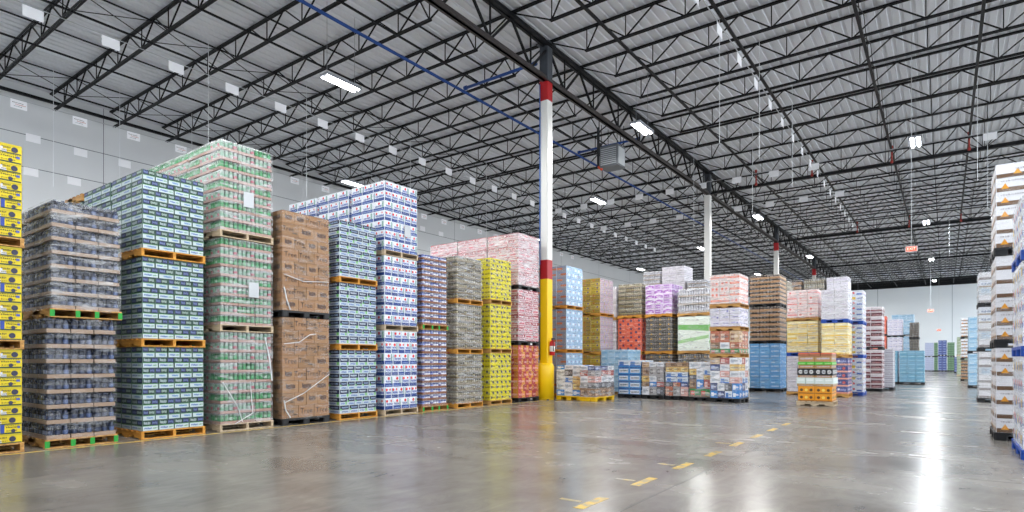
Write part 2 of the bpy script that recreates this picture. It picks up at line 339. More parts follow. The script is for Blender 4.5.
WBX = P('white_brown', [(B('dcdce0'), [R(0, 0, 1, .3, '6c5038'), ('p', [(.1, .2), (.3, .2), (.2, .6)], mat('e09820', .5)), ('p', [(.66, .2), (.86, .2), (.76, .6)], mat('dca040', .5)), W(.1, .7, .9, .82, 'a8a4a8')]), (B('e0e0e4'), [R(0, 0, 1, .28, '64482f'), ('p', [(.4, .2), (.6, .2), (.5, .58)], mat('dca040', .5)), W(.45, .5, .95, .65, 'b0acb0')])])
WMX = P('white_mixed', [(B('d0d4dc'), [W(.1, .3, .9, .6, '70809c'), R(0, 0, 1, .2, 'a09484')]), (B('c4ccd4'), [R(.1, .2, .5, .8, 'a8b8c8'), W(.5, .4, .95, .7, '7c7478')]), (B('d4d4d8'), [R(0, 0, 1, .3, '8c8484'), R(.6, .5, .9, .9, '6c94b4')])])
WYB = P('white_yellow_blue', [(B('dce0e8'), [R(.05, .2, .4, .7, 'e4c040'), W(.5, .2, .95, .6, '4464b0')]), (B('d4dae4'), [R(.5, .1, .95, .4, '3c64b4'), O(.25, .5, .2, 'd84848')])])

# ------------------------------------------------------------------ loads
PH = .13
def load(x0, x1, y0, y1, z0, z1, p, pal, label, group, nx, ny, nl, wrap='mid', detail='case', name='pallet_load', cat='pallet load', jit=.004, seed=None, mound=0):
    wx, wy = x1 - x0, y1 - y0
    o = thing(name, label, cat, ((x0 + x1) / 2, (y0 + y1) / 2, z0), 0, group)
    ob('pallet', pallet_mesh(wx, wy, pal), o)
    h = (z1 - z0 - PH - .004) / nl; z = PH + .002
    rnd = random.Random(seed if seed is not None else int(abs(x0 * 77 + y0 * 31 + z0 * 13)))
    ps = p if isinstance(p, list) else [p]
    for l in range(nl):
        pp = ps[l % len(ps)]
        if detail == 'case':
            my = ny + 1 if l % 2 and ny > 2 and pp.get('kind') != 'tray' else ny     # odd layers are bonded across the even ones
            for i in range(nx):
                for j in range(my):
                    if 0 < i < nx - 1 and 0 < j < my - 1: continue
                    v = (l + (rnd.random() < .22)) if len(pp['v']) == 2 else rnd.randrange(6)
                    ob('case', case_mesh(pp, wx / nx, wy / my, h, v), o, ((i + .5) * wx / nx - wx / 2 + rnd.uniform(-jit, jit), (j + .5) * wy / my - wy / 2 + rnd.uniform(-jit, jit), z))
        else:
            ob('case_layer', layer_mesh(pp, wx, wy, h, nx, ny, l), o, (rnd.uniform(-jit, jit) * 2, rnd.uniform(-jit, jit) * 2, z))
        z += h
    if wrap:
        ob('stretch_film', wrap_mesh(wx, wy, nl * h + .008, wrap), o, (0, 0, PH - .03))
    return o
LV = {1: [''], 2: ['bottom', 'top'], 3: ['bottom', 'middle', 'top'], 4: ['bottom', 'second', 'third', 'top']}
def stack(x0, x1, y0, y1, tops, p, pal, desc, where, grp, nx, ny, nls, wrap='mid', rows=1, dx=1.25, detail='case', offs=None, z0=0):
    """loads one on another; rows = how many such stacks deep the lane runs away from the aisle"""
    n = len(tops)
    for r in range(rows):
        z = z0
        for l, t in enumerate(tops):
            pp = p[l] if isinstance(p, tuple) else p
            pl = pal[l] if isinstance(pal, tuple) else pal
            dd = desc[l] if isinstance(desc, tuple) else desc
            ww = wrap[l] if isinstance(wrap, tuple) else wrap
            nl = nls[l] if isinstance(nls, (tuple, list)) else nls
            oy, oxx = offs[l] if offs else (0, 0)
            pos = {1: 'single load', 2: ['bottom of two', 'top of two'][l] if n == 2 else 0}.get(n) or '%s of %d' % (LV[n][l], n)
            lab = '%s%s, %s' % (dd, '' if n == 1 else ', ' + LV[n][l], where if r == 0 else where.split(',')[0] + ', ' + ['', 'second', 'third', 'fourth'][r] + ' row')
            load(x0 - r * dx + oxx, x1 - r * dx + oxx, y0 + oy, y1 + oy, z, t, pp, pl, lab, grp, nx, ny, nl, ww, detail if r == 0 else 'layer')
            z = t + .002
XF = -10.6
g = 'wrapped pallet loads stacked along the left lane'
# front row of the long lane, nearest first
stack(XF - 1.2, XF, 1.72, 2.74, [1.45, 2.89, 4.33], YEL, 'wood', 'yellow printed cartons', 'at the near end of the lane', g, 3, 3, 10, None)
stack(XF - 1.2, XF, 3.05, 3.95, [1.93, 3.68], BLK, 'green', 'dark bottles on green-ended pallet', 'beside the yellow cartons', g, 3, 3, 8, ('light', 'mid'), 2, 1.26, offs=[(-.03, 0), (.03, 0)])
stack(XF - 1.2, XF, 4.3, 5.3, [1.52, 3.0, 4.43], BGR, 'orange', 'green and white banded cartons', 'beside the dark bottles', g, 3, 4, 8, None, 2, 1.255)
stack(XF - 1.2, XF, 5.6, 6.62, [1.82, 3.54, 5.32], GCAN, 'pale', 'film-wrapped trays of green cans', 'beside the brown boxes', g, 3, 3, 9, ('mid', 'mid', 'mid'), 3, 1.255)
stack(XF - 1.2, XF, 6.84, 7.95, [2.16, 4.28], BRN, 'black', 'brown lettered boxes on black pallet', 'between green cans and blue cartons', g, 3, 3, 8, ('light', 'light'), 1)
stack(XF - 1.2, XF, 8.22, 9.25, [1.52, 2.99, 4.34], BLG, 'orange', 'blue and lime banded cartons', 'beside the brown boxes', g, 3, 4, 8, None, 1)
stack(XF - 1.2, XF, 9.5, 10.56, [2.0, 3.76, 5.51], WBR, 'pale', 'white cartons with red dots', 'beside the blue and lime cartons', g, 3, 4, 7, 'light', 3, 1.31)
stack(XF - 1.2, XF, 10.76, 11.66, [2.07, 3.98], PUR, 'green', 'brown trays of blue and white cans', 'beside the white and blue cartons', g, 3, 3, 13, 'light', 1)
stack(XF - 1.2, XF, 12.05, 13.12, [1.47, 2.83, 4.12], GRB, 'orange', 'grey-brown cans under crinkled film', 'between brown trays and yellow cartons', g, 3, 3, 8, 'mid', 1)
stack(XF - 1.2, XF, 13.5, 14.52, [1.5, 2.93, 4.26], YDK, 'wood', 'yellow dark-spotted cartons', 'beside the grey-brown cans', g, 3, 4, 9, 'light', 1)
stack(XF - 1.2, XF, 14.9, 16.02, [1.76, 3.49, 5.22], (P('red_orange', [(B('b83c40'), [R(.5, 0, 1, 1, 'd89030'), W(.1, .3, .9, .7, 'e8a8a0')]), (B('a83038'), [W(.1, .2, .6, .6, 'dca090'), R(.6, .1, 1, .9, 'c87c34')])]), RED, RED), 'black', 'red and white cartons under cloudy film', 'behind the yellow column', g, 3, 3, 8, ('light', 'mid', 'haze'), 3, 1.255)
stack(XF - 1.2, XF, 17.76, 18.9, [1.55, 3.08, 4.58], LBO, 'orange', 'light blue cartons with grey-orange ends', 'just past the yellow column', g, 3, 3, 7, 'light', 1)
stack(XF - 1.2, XF, 20.25, 21.35, [1.5, 2.97, 4.42], GLD, 'orange', 'gold-ended cartons with mauve sides', 'beside the light blue cartons', g, 3, 3, 9, 'light', 1)
stack(-14.33, -13.13, 4.3, 5.3, [1.52, 3.0, 4.3], BGR, 'orange', 'green and white banded cartons', 'third row, under the empty pallet', g, 3, 4, 8, None, detail='layer')
o = thing('empty_pallet', 'empty wooden pallet lying on top of the green and white banded cartons, third row', 'pallet', (-13.73, 4.8, 4.302)); ob('deck', pallet_mesh(1.2, 1.0, 'wood'), o)
# cross rows in the middle of the hall
g = 'wrapped pallet loads stacked across the middle'
stack(-10.5, -9.4, 20.15, 21.25, [1.69], LBC, 'wood', 'low pale blue cartons', 'behind the yellow pallets', g, 4, 3, 7, 'light')
stack(-10.95, -9.91, 22.5, 23.7, [1.53, 3.0, 4.42], (ORG, ORG, GRB), 'orange', ('orange cartons with navy spots', 'orange cartons with navy spots', 'grey-brown cans in film'), 'left of the purple load', g, 3, 3, 8, 'light')
stack(-12.3, -11.05, 22.5, 23.7, [1.5, 2.95, 4.35], WHT, 'wood', 'mauve-grey packs in film', 'between gold and orange loads', g, 3, 3, 8, 'mid', detail='layer')
stack(-9.74, -8.64, 22.5, 23.7, [1.53, 3.0, 4.3], (DGR, DGR, PRP), 'orange', ('dark grey cans in film', 'dark grey cans in film', 'purple and white packs in film'), 'between orange and white-green loads', g, 3, 3, [7, 7, 6], ('light', 'light', 'mid'))
load(-8.4, -7.19, 22.5, 23.7, 0, 1.53, DGR, 'wood', 'dark grey cans under the white box with green bands', g, 3, 3, 7, 'mid')
load(-8.4, -7.19, 22.5, 23.7, 1.532, 2.98, WGN, 'wood', 'big white box with slanting green bands, on dark grey cans', g, 1, 1, 1, 'mid')
load(-8.4, -7.19, 22.5, 23.7, 2.982, 4.05, BTL, 'wood', 'clear bottles on brown trays under cloudy film, above the green-banded box', g, 3, 3, 3, 'heavy')
stack(-6.62, -5.43, 26.0, 27.2, [1.98, 3.5, 4.81], (SKY, BTR, BTR), 'black', ('sky blue cartons', 'brown trays of dark jars', 'brown trays of dark jars'), 'behind the tall mixed load', g, 3, 3, [9, 7, 7], 'light')
stack(-6.6, -5.45, 27.45, 28.6, [1.98, 3.5, 4.7], GRB, 'black', 'shaded grey-brown cans', 'behind the sky blue cartons', g, 3, 3, [8, 7, 7], 'light', detail='layer')
stack(-4.81, -3.76, 24.2, 25.4, [1.45, 2.75, 3.9], (WHT, YWH, WRD), ('wood', 'blue', 'wood'), ('white cartons', 'yellow and white cartons', 'white and red cartons'), 'beside the sky blue cartons', g, 3, 3, [6, 7, 5], ('mid', 'mid', 'heavy'))
stack(-3.54, -2.72, 23.5, 24.6, [1.37, 2.6, 3.78], (BRD, YWH, WHT), ('wood', 'wood', 'blue'), ('navy cartons with red edge', 'yellow and white cartons', 'white packs in heavy film'), 'behind the low display pallet', g, 2, 3, [5, 7, 5], ('light', 'mid', 'haze'))
stack(-3.6, -2.42, 25.0, 26.1, [1.37, 2.6, 3.85], WYB, 'blue', 'white cartons on blue pallet', 'behind the yellow and white cartons', g, 3, 3, 6, 'mid')
stack(-3.3, -2.08, 28.6, 29.7, [1.72, 3.5], MAR, 'black', 'white and maroon trays', 'at the aisle edge of the middle block', g, 3, 3, 8, 'light')
stack(-2.85, -1.78, 30.0, 31.1, [1.78], GRT, 'black', 'low grey trays', 'beside the maroon trays', g, 3, 3, 9, 'light')
stack(-3.25, -2.06, 37.9, 39.1, [1.8], LBL, 'black', 'light blue cartons', 'left of the low far pair', g, 3, 3, 8, 'light')
stack(-1.98, -.88, 37.9, 39.1, [1.8], LBL, 'black', 'light blue cartons', 'right of the low far pair', g, 3, 3, 8, 'light')
g = 'tall stacks seen over the middle block'
for k, (a, b, t) in enumerate([(-12.5, -11.6, 5.8), (-11.5, -10.35, 5.95), (-10.2, -9.3, 5.2)]):
    stack(a, b, 28.6, 29.8, [t * .25, t * .5, t * .75, t], [BTL, WHT, BTL][k], 'wood', 'pale wrapped cartons', ['behind the purple load, left', 'behind the purple load, centre', 'behind the clear bottles'][k], g, 3, 3, 6, 'mid', detail='layer')
for k, a in enumerate([-6.6, -5.6, -4.6]):
    stack(a, a + .9, 32, 33.1, [1.75, 3.5, 5.25], [BTR, GRB, WHT][k], 'wood', ['brown trays', 'grey-brown cans', 'pale cartons'][k], 'peeping over the white and red cartons', g, 3, 3, 7, 'mid', detail='layer')
for k, (a, b, tops, p, d) in enumerate([(-4.9, -3.35, [1.5, 3.0, 4.4], ORG, 'orange cartons'), (-3.3, -2.4, [1.45, 2.9, 4.15], WPU, 'mauve and grey cartons'), (-2.0, -1.45, [1.4, 2.75, 3.9], DGR, 'dark grey cans')]):
    stack(a, b, 49.5, 50.7, tops, p, 'black', d, 'far behind the low light blue cartons', g, 3, 3, 7, 'light', detail='layer')
stack(-3.3, -1.9, 54, 55.2, [1.55, 3.1, 4.75], LBC, 'black', 'pale blue cartons', 'tallest, far behind the low light blue cartons', g, 3, 3, 7, 'light', detail='layer')
g = 'small stacks at the far end wall'
for k, (a, b, p, d, t) in enumerate([(-1.85, -1.04, LIL, 'lilac cartons', 3.25), (-1.0, -.66, GRN, 'narrow green cartons', 3.25), (-.62, .15, BLP, 'deep blue cartons', 3.5), (.2, .85, GRN, 'wide green cartons', 3.25)]):
    stack(a, b, 82, 83.2, [t / 2, t], p, 'black', d, 'at the far end wall', g, 2, 2, 6, None, detail='layer')
# the row at the right edge
g = 'stacks along the right side of the aisle'
stack(.82, 1.9, 10.15, 11.55, [1.35, 2.6, 3.45], WYB, 'blue', 'white, yellow and blue packs', 'cut off by the right picture edge', g, 3, 4, [5, 5, 4], 'heavy')
stack(.66, 1.76, 12.4, 13.55, [1.5, 2.98, 4.46], WBX, 'black', 'white boxes with orange triangles', 'at the right aisle edge', g, 2, 3, 6, 'light')
stack(.84, 1.9, 23.3, 24.4, [1.56, 2.93, 4.0], WMX, 'black', 'mixed white and grey packs', 'past the triangle boxes', g, 2, 3, [6, 5, 4], 'mid')
stack(.88, 1.9, 34.8, 36, [1.6, 3.3], LBC, 'black', 'pale blue wrapped cartons', 'in the row past the tall white stack', g, 3, 3, 7, 'light', detail='layer')
stack(.8, 1.85, 46, 47.2, [1.3, 2.6, 3.9], (BTR, WBX, WBX), 'black', ('brown trays', 'white and brown cartons', 'white and brown cartons'), 'past the pale blue cartons', g, 3, 3, 6, 'light', detail='layer')
stack(.78, 1.8, 60, 61.2, [1.6, 3.15], P('light_green', [(B('9cac8c'), [W(.1, .3, .9, .7, 'c4ccb4')])]), 'pale', 'green cartons', 'far down the right row', g, 3, 3, 6, 'light', detail='layer')
stack(.74, 1.8, 73.5, 74.7, [1.6], BLP, 'black', 'deep blue cartons', 'at the far end of the right row', g, 3, 3, 6, 'light', detail='layer')

# mixed-order pallets: rows of odd cartons, each its own size and colour
def plain(n, base, accents, label=None):
    dec = [R(.08, .2, .5, .75, accents[0])]
    if len(accents) > 1: dec.append(W(.15, .35, .9, .65, accents[1]))
    if len(accents) > 2: dec.append(R(0, 0, 1, .18, accents[2]))
    return P(n, [(B(base), dec)])
POOL = dict(
    wb=plain('wb', 'dfe6ee', ['2a74c8', '6c88a8', '1f6cc4']), bw=plain('bw', '2f86d4', ['e8eef4', 'f4f4f8']), gd=plain('gd', 'd8b060', ['f0e0a0', '6c5030']),
    br=plain('br', '8c6848', ['c8a888', '4c3828']), dk=plain('dk', '4c4c54', ['b0b0b8', '8c8c94', '2c2c34']), wt=plain('wt', 'e8e8ec', ['c0c8d4', '9098a4']),
    gy=plain('gy', 'a8a4a4', ['6c6868', 'dcd8d8']), og=plain('og', 'b86848', ['e8c8b0', '5c4038']), rd=plain('rd', 'a84840', ['e8d0c8', 'd09088']),
    gn=plain('gn', '2c8c48', ['d84848', 'e8e0d0', '8c6848']), tn=plain('tn', 'c8a880', ['8c5c3c', 'ecdcc8']), nv=plain('nv', '2c3c74', ['98a8d0', 'd8dcec']), pk=plain('pk', 'dca8a0', ['f0e4e4', 'a86c68']))
LBF = P('blue_frame', [(B('3c94d8'), [R(.06, .05, .94, .6, 'e4ecf4'), W(.12, .2, .88, .45, '30405c'), R(0, .68, 1, .9, '1c5ca4')])])
POOL['lf'] = LBF
def mixed(x0, x1, y0, y1, z0, rows, pal, label, group, wrap='mid', seed=1):
    """rows: list of (height, [product per column across x]) bottom to top"""
    wx, wy = x1 - x0, y1 - y0
    o = thing('mixed_pallet', label, 'mixed pallet', ((x0 + x1) / 2, (y0 + y1) / 2, z0), 0, group)
    ob('pallet', pallet_mesh(wx, wy, pal), o)
    rnd = random.Random(seed); z = PH + .002
    for h, ks in rows:
        n = len(ks)
        for i, k in enumerate(ks):
            for j in range(3):
                if j == 1 and 0 < i < n - 1: continue
                kk = k if j == 0 else rnd.choice(ks)
                hh = h if j != 0 else h
                ob('carton', case_mesh(POOL[kk], wx / n, wy / 3, hh - .001, 0), o, ((i + .5) * wx / n - wx / 2 + rnd.uniform(-.006, .006), (j + .5) * wy / 3 - wy / 2 + rnd.uniform(-.006, .006), z))
        z += h
    if wrap: ob('stretch_film', wrap_mesh(wx, wy, z - PH + .004, wrap), o, (0, 0, PH - .028))
    return o
g = 'low mixed pallets in the front cross row'
mixed(-9.17, -8.34, 18.85, 19.95, 0, [(.24, ['lf', 'lf'])] * 4 + [(.2, ['wb', 'wb'])], 'black', 'blue-framed white cartons on black pallet, at the left end of the low row', g, 'light', 2)
mixed(-8.28, -7.52, 18.85, 19.95, 0, [(.28, ['wt', 'gy', 'dk']), (.16, ['br', 'bw', 'rd']), (.2, ['gd', 'wt', 'gy']), (.3, ['br', 'gy', 'gy']), (.16, ['tn', 'wt', 'wt'])], 'black', 'low mixed pallet of gold, grey and brown cartons, second in the low row', g, 'mid', 3)
mixed(-7.46, -6.71, 18.85, 19.95, 0, [(.3, ['og', 'gy', 'pk']), (.14, ['dk', 'og', 'nv']), (.17, ['wb', 'wb']), (.17, ['wb', 'wb']), (.17, ['gd', 'gd', 'gd']), (.14, ['br', 'br'])], 'black', 'low mixed pallet with a brown top layer over blue bands, third in the low row', g, 'mid', 4)
mixed(-6.66, -5.97, 18.85, 19.95, 0, [(.25, ['gn', 'gn']), (.3, ['br', 'bw', 'rd']), (.14, ['dk', 'wt', 'gd']), (.2, ['gd', 'wt', 'wb']), (.22, ['wt', 'wt'])], 'black', 'low mixed pallet with green and red cartons at its base, left of the tall one', g, 'mid', 5)
gt = 'tall mixed stack in the front cross row'
mixed(-5.91, -5.03, 18.6, 19.6, 0, [(.22, ['bw', 'nv', 'wb', 'bw']), (.24, ['nv', 'wt', 'dk', 'bw']), (.18, ['wt', 'wb', 'pk']), (.2, ['wt', 'pk', 'wt']), (.2, ['nv', 'wt', 'gd']), (.2, ['tn', 'rd', 'wt'])], 'black', 'mixed blue, white and red packs, base of the tall mixed stack', gt, 'mid', 6)
mixed(-5.91, -5.03, 18.6, 19.6, 1.375, [(.14, ['gn', 'gn', 'gn']), (.2, ['br', 'wt', 'og']), (.36 - .01, ['og', 'og', 'tn'])], 'wood', 'brown and orange cartons over green, second of the tall mixed stack', gt, 'mid', 7)
load(-5.91, -5.03, 18.6, 19.6, 2.2, 2.9, WPU, 'wood', 'white packs with navy print, third of the tall mixed stack', gt, 3, 3, 3, 'heavy')
load(-5.91, -5.03, 18.6, 19.6, 2.905, 3.93, WOR, 'wood', 'white and bright orange packs, top of the tall mixed stack', gt, 3, 3, 5, 'heavy')
g = 'low pallets beside the yellow column'
mixed(-10.4, -9.5, 16.8, 17.7, 0, [(.2, ['bw', 'wt', 'bw']), (.24, ['wt', 'wt', 'gd']), (.2, ['wt', 'wb', 'gd']), (.22, ['wt', 'dk', 'wt']), (.14, ['bw', 'wt', 'wt'])], 'yellow', 'blue, white and gold cartons on a yellow pallet, next to the column', g, 'mid', 8)
mixed(-9.4, -8.86, 16.6, 17.9, 0, [(.28, ['br', 'br']), (.18, ['gy', 'dk']), (.2, ['wt', 'pk']), (.18, ['rd', 'gy']), (.14, ['wt', 'nv'])], 'yellow', 'brown, white and red cartons on a yellow pallet, farther from the column', g, 'heavy', 9)

# low display pallet standing in the open
def display_pallet():
    o = thing('display_pallet', 'low pallet of orange, white, black and green trays standing alone in the aisle', 'mixed pallet', (-3.0, 19.2, 0), .02)
    ob('pallet', pallet_mesh(.9, 1.05, 'pale'), o)
    OR = P('disp_orange', [(B('e8981c'), [O(.2, .5, .2, '5c3c14'), O(.5, .5, .2, 'f4d060'), O(.8, .5, .2, '5c3c14'), R(0, 0, 1, .14, 'a8681c')])])
    WB = P('disp_white', [(B('d8e4e0'), [R(.0, 0, 1, .12, 'b8a078'), W(.1, .5, .9, .75, 'f4f8f8')])])
    BK = P('disp_black', [(B('24262c'), [O(.18, .5, .28, 'd8d8d8'), O(.5, .5, .28, 'c8ccd0'), O(.82, .5, .28, 'd8d8d8'), W(.1, .4, .9, .6, '24262c')])])
    TB = P('disp_tray', [(B('b48c5c'), [W(.1, .4, .9, .8, 'c8c4d8')])])
    GN = P('disp_green', [(B('58b83c'), [W(.1, .3, .9, .7, 'b0e090'), R(0, 0, 1, .15, '8c6c3c')])])
    RT = P('disp_red', [(B('a06848'), [R(0, .65, 1, 1, 'e06a48')])])
    z = PH + .002
    for h, p, nx, w, nm in [(.21, OR, 2, .94, 'carton'), (.21, OR, 2, .94, 'carton'), (.05, TB, 2, 1.0, 'cardboard_tray'), (.2, WB, 4, 1.02, 'white_tub'), (.06, TB, 2, .94, 'cardboard_tray'),
                        (.2, BK, 2, .98, 'carton'), (.09, TB, 2, .92, 'cardboard_tray'), (.1, GN, 4, .95, 'green_pack'), (.15, TB, 2, .92, 'cardboard_tray'), (.1, RT, 3, .93, 'red_pack')]:
        for i in range(nx):
            for j in range(3):
                ob(nm, case_mesh(p, w * .93 / nx, 1.0 / 3, h - .001, 0), o, ((i + .5) * w * .93 / nx - w * .93 / 2, (j + .5) / 3 - .5, z))
        z += h
display_pallet()
# paper tags and twisted film strands: parts of the loads they sit on
def part_on(key, level, row=0):
    return [o for o in col.objects if o.parent is None and str(o.get('label', '')).startswith(key) and ', ' + level in o['label']][row]
def at_world(root, mb, name, **k):
    l = root.location; return ob(name, mb, root, (-l.x, -l.y, -l.z), **k)
TAG = mat('c4c8cc', .6); STR = noisy('twisted_film', 'b8bcc0', 'f0f2f4', (8, 8, 8), .3)
for key, lev, y, z in (('film-wrapped trays of green', 'middle', 6.22, 2.62), ('film-wrapped trays of green', 'top', 6.12, 4.3), ('white cartons with red', 'top', 10.2, 4.42)):
    mb = MB(); mb.box(XF + .035, y - .1, z - .14, XF + .04, y + .1, z + .14, TAG); at_world(part_on(key, lev), mb, 'paper_tag', label='white paper tag')
def strand(key, lev, pts, w=.007):
    mb = MB()
    for a, b in zip(pts[:-1], pts[1:]): mb.rod((XF + .035, a[0], a[1]), (XF + .035, b[0], b[1]), w, STR, 5)
    at_world(part_on(key, lev), mb, 'film_strand', label='white twisted film strand')
strand('brown lettered', 'bottom', [(6.86, .45), (7.3, .62), (7.93, 1.0)])
strand('brown lettered', 'bottom', [(6.86, 1.62), (7.2, 1.66), (7.45, 1.82), (7.6, 1.84)])
strand('brown lettered', 'bottom', [(6.86, .5), (6.9, .3), (7.0, .15)], .012)
strand('brown lettered', 'top', [(6.86, 2.75), (6.92, 2.5), (7.0, 2.3)], .012)
strand('brown lettered', 'top', [(6.86, 3.0), (7.3, 2.9), (7.9, 2.95)], .008)
strand('film-wrapped trays of green', 'bottom', [(5.62, .9), (5.9, .45), (6.0, .15)], .007)
strand('film-wrapped trays of green', 'bottom', [(6.15, .9), (6.2, .3), (5.85, .12)], .007)
strand('film-wrapped trays of green', 'bottom', [(6.45, 1.74), (6.55, 1.3), (6.6, .9)], .012)

# ------------------------------------------------------------------ building
FLOOR = noisy('polished_concrete', '6f6a64', '8f8a82', (.35, .6, 1), .19, .006, 1.6, 9, .3, .3, .72, .5)
def fl():
    m = FLOOR; nt = m.node_tree; N = nt.nodes; L = nt.links; b = N['Principled BSDF']
    # second, finer mottling: scuffs and trowel marks
    tc = [n for n in N if n.type == 'TEX_COORD'][0]; mp = N.new('ShaderNodeMapping'); mp.inputs['Scale'].default_value = (3, 1.2, 1); mp.inputs['Rotation'].default_value = (0, 0, .6)
    L.new(tc.outputs['Object'], mp.inputs['Vector'])
    n = N.new('ShaderNodeTexNoise'); n.inputs['Scale'].default_value = 1.3; n.inputs['Detail'].default_value = 10; n.inputs['Roughness'].default_value = .7; n.inputs['Distortion'].default_value = 1.2
    L.new(mp.outputs[0], n.inputs['Vector'])
    mr = N.new('ShaderNodeMapRange'); mr.inputs['From Min'].default_value = .3; mr.inputs['From Max'].default_value = .7; mr.inputs['To Min'].default_value = .78; mr.inputs['To Max'].default_value = 1.16
    L.new(n.outputs['Fac'], mr.inputs['Value'])
    mx = N.new('ShaderNodeVectorMath'); mx.operation = 'SCALE'
    cr = [k for k in N if k.type == 'VALTORGB'][0]
    L.new(cr.outputs[0], mx.inputs[0]); L.new(mr.outputs[0], mx.inputs['Scale']); L.new(mx.outputs[0], b.inputs['Base Color'])
fl()
WALLM = noisy('painted_panel', 'd2d5d8', 'dadddf', (.3, .3, .3), .6, lo=.3, hi=.7)
DECK = mat('dce1e8', .5, .05)
XL, XR, YB, YF = -28.3, 22.5, -8.0, 93.0
ZD = 11.75
mb = MB(); mb.box(XL - .3, YB - .3, -.3, XR + .3, YF + .3, 0, FLOOR); struct('floor', mb)
mb = MB(); mb.box(XL - .3, YB, 0, XL, YF, ZD, WALLM)
JM = mat('5c6268', .7)
for z in (8.65, 9.88): mb.box(XL, YB, z - .012, XL + .004, YF, z + .012, JM)
for k in range(15): mb.box(XL, YB + 3.4 + k * 7.3, 0, XL + .003, YB + 3.42 + k * 7.3, ZD, JM)
mb.box(XL, YB, ZD - .42, XL + .12, YF, ZD - .32, STEEL)
struct('wall_left', mb)
mb = MB(); mb.box(XL - .3, YB - .3, 0, XR + .3, YB, 7.6, WALLM); mb.box(XL - .3, YB - .3, 11.2, XR + .3, YB, ZD, WALLM); struct('wall_back', mb)  # unseen wall; open band, like the missing right side, added for sky fill
FARM = noisy('painted_panel_pale', 'e8f0f6', 'eef4f8', (.3, .3, .3), .6, lo=.3, hi=.7)
mb = MB(); mb.box(XL - .3, YF, 0, XR + .3, YF + .3, ZD, FARM)
for k in range(6): mb.box(XL + 5 + k * 8, YF - .004, 0, XL + 5.05 + k * 8, YF, ZD, mat('98a4ac', .7))
mb.box(XL, YF - .1, ZD - 1.0, XR, YF, ZD, STEEL)
struct('wall_far', mb)
# corrugated roof deck: ribs run down the hall
mb = MB(); pit = .3; x = XL - .3; vs = []; 
while x < XR + .3:
    for dx_, dz in ((0, 0), (.17, 0), (.19, .04), (.28, .04)): vs.append((x + dx_, dz))
    x += pit
V = [(a, YB - .3, ZD + b) for a, b in vs] + [(a, YF + .3, ZD + b) for a, b in vs]; n = len(vs)
mb.add(V, [(i, i + n, i + n + 1, i + 1) for i in range(n - 1)], DECK)
mb.box(XL - .3, YB - .3, ZD + .1, XR + .3, YF + .3, ZD + .2, DECK)
struct('ceiling', mb)

# open-web roof joists
SPC = 16.46 / 8
def joist(x0, x1, depth=.78, heavy=False, wall=False):
    mb = MB(); zt = ZD - .03; zb = ZD - depth; L = x1 - x0; n = max(4, round(L / 1.83)); p = L / n
    for s in (-1, 1):
        mb.box(x0, s * .018 + (-.035 if s < 0 else 0), zt - .055, x1, s * .018 + (0 if s < 0 else .035), zt, STEEL)
        mb.box(x0 + (.35 if wall else p * .75), s * .018 + (-.032 if s < 0 else 0), zb, x1 - p * .75, s * .018 + (0 if s < 0 else .032), zb + .055, STEEL)
    if heavy: mb.box(x0, -.09, zb - .05, x1, .09, zb + .03, STEEL)
    r = .025
    for i in range(n):
        a = x0 + i * p; m_ = a + p / 2; lo = zb + .03; hi = zt - .03
        q0 = m_ if i else a + p * .78; q1 = m_ if i < n - 1 else a + p * .22
        qq = q0 if i == 0 else (q1 if i == n - 1 else m_)
        mb.rod((a, 0, hi), (qq, 0, lo), r, STEEL); mb.rod((qq, 0, lo), (a + p, 0, hi), r, STEEL)
        mb.rod((qq, 0, lo), (qq, 0, hi), r * .75, STEEL)
    return mb.mesh('roof_joist')
bays = [(XL, -10.5), (-10.5, 5.96), (5.96, XR)]
JM_ = [joist(b[0], b[1], wall=(b[0] == XL)) for b in bays]; TB_ = [joist(b[0], b[1], 1.3, True) for b in bays]
yj = []  # joist positions
k = -1
while True:
    y = 16.45 + SPC * (k - 7)
    k += 1
    if y > YF - .5: break
    if y < YB + 9: continue
    yj.append(y)
for y in yj:
    tie = min(abs(y - c) for c in (32.91, 49.37, 65.83, 82.29)) < .3
    for i in range(3): struct('roof_joist', (TB_ if tie and i else JM_)[i], (0, y, 0))
# lattice girders on the column lines
for gx in (-10.5, 5.96):
    ys = [16.45 + 16.46 * k for k in range(-1, 5)]
    for a, b in zip(ys[:-1], ys[1:]):
        mb = MB(); zb, zt = 10.36, ZD - .12
        for s in (-1, 1):
            mb.box(gx + s * .03 - (.09 if s < 0 else 0), a + .01, zt - .12, gx + s * .03 + (.09 if s > 0 else 0), b - .01, zt, STEEL)
            mb.box(gx + s * .02 - (.1 if s < 0 else 0), a + .01, zb, gx + s * .02 + (.1 if s > 0 else 0), b - .01, zb + .03, GIRD)
            mb.box(gx + s * .02 - (.03 if s < 0 else 0), a + .01, zb, gx + s * .02 + (.03 if s > 0 else 0), b - .01, zb + .17, GIRD)
        for i in range(8):
            q = a + (b - a) * i / 8; r_ = a + (b - a) * (i + 1) / 8; m_ = (q + r_) / 2
            mb.rod((gx, q, zt - .1), (gx, m_, zb + .1), .045, STEEL); mb.rod((gx, m_, zb + .1), (gx, r_, zt - .1), .045, STEEL)
            mb.rod((gx, m_, zb + .1), (gx, m_, zt - .1), .03, STEEL)
        struct('roof_girder', mb)
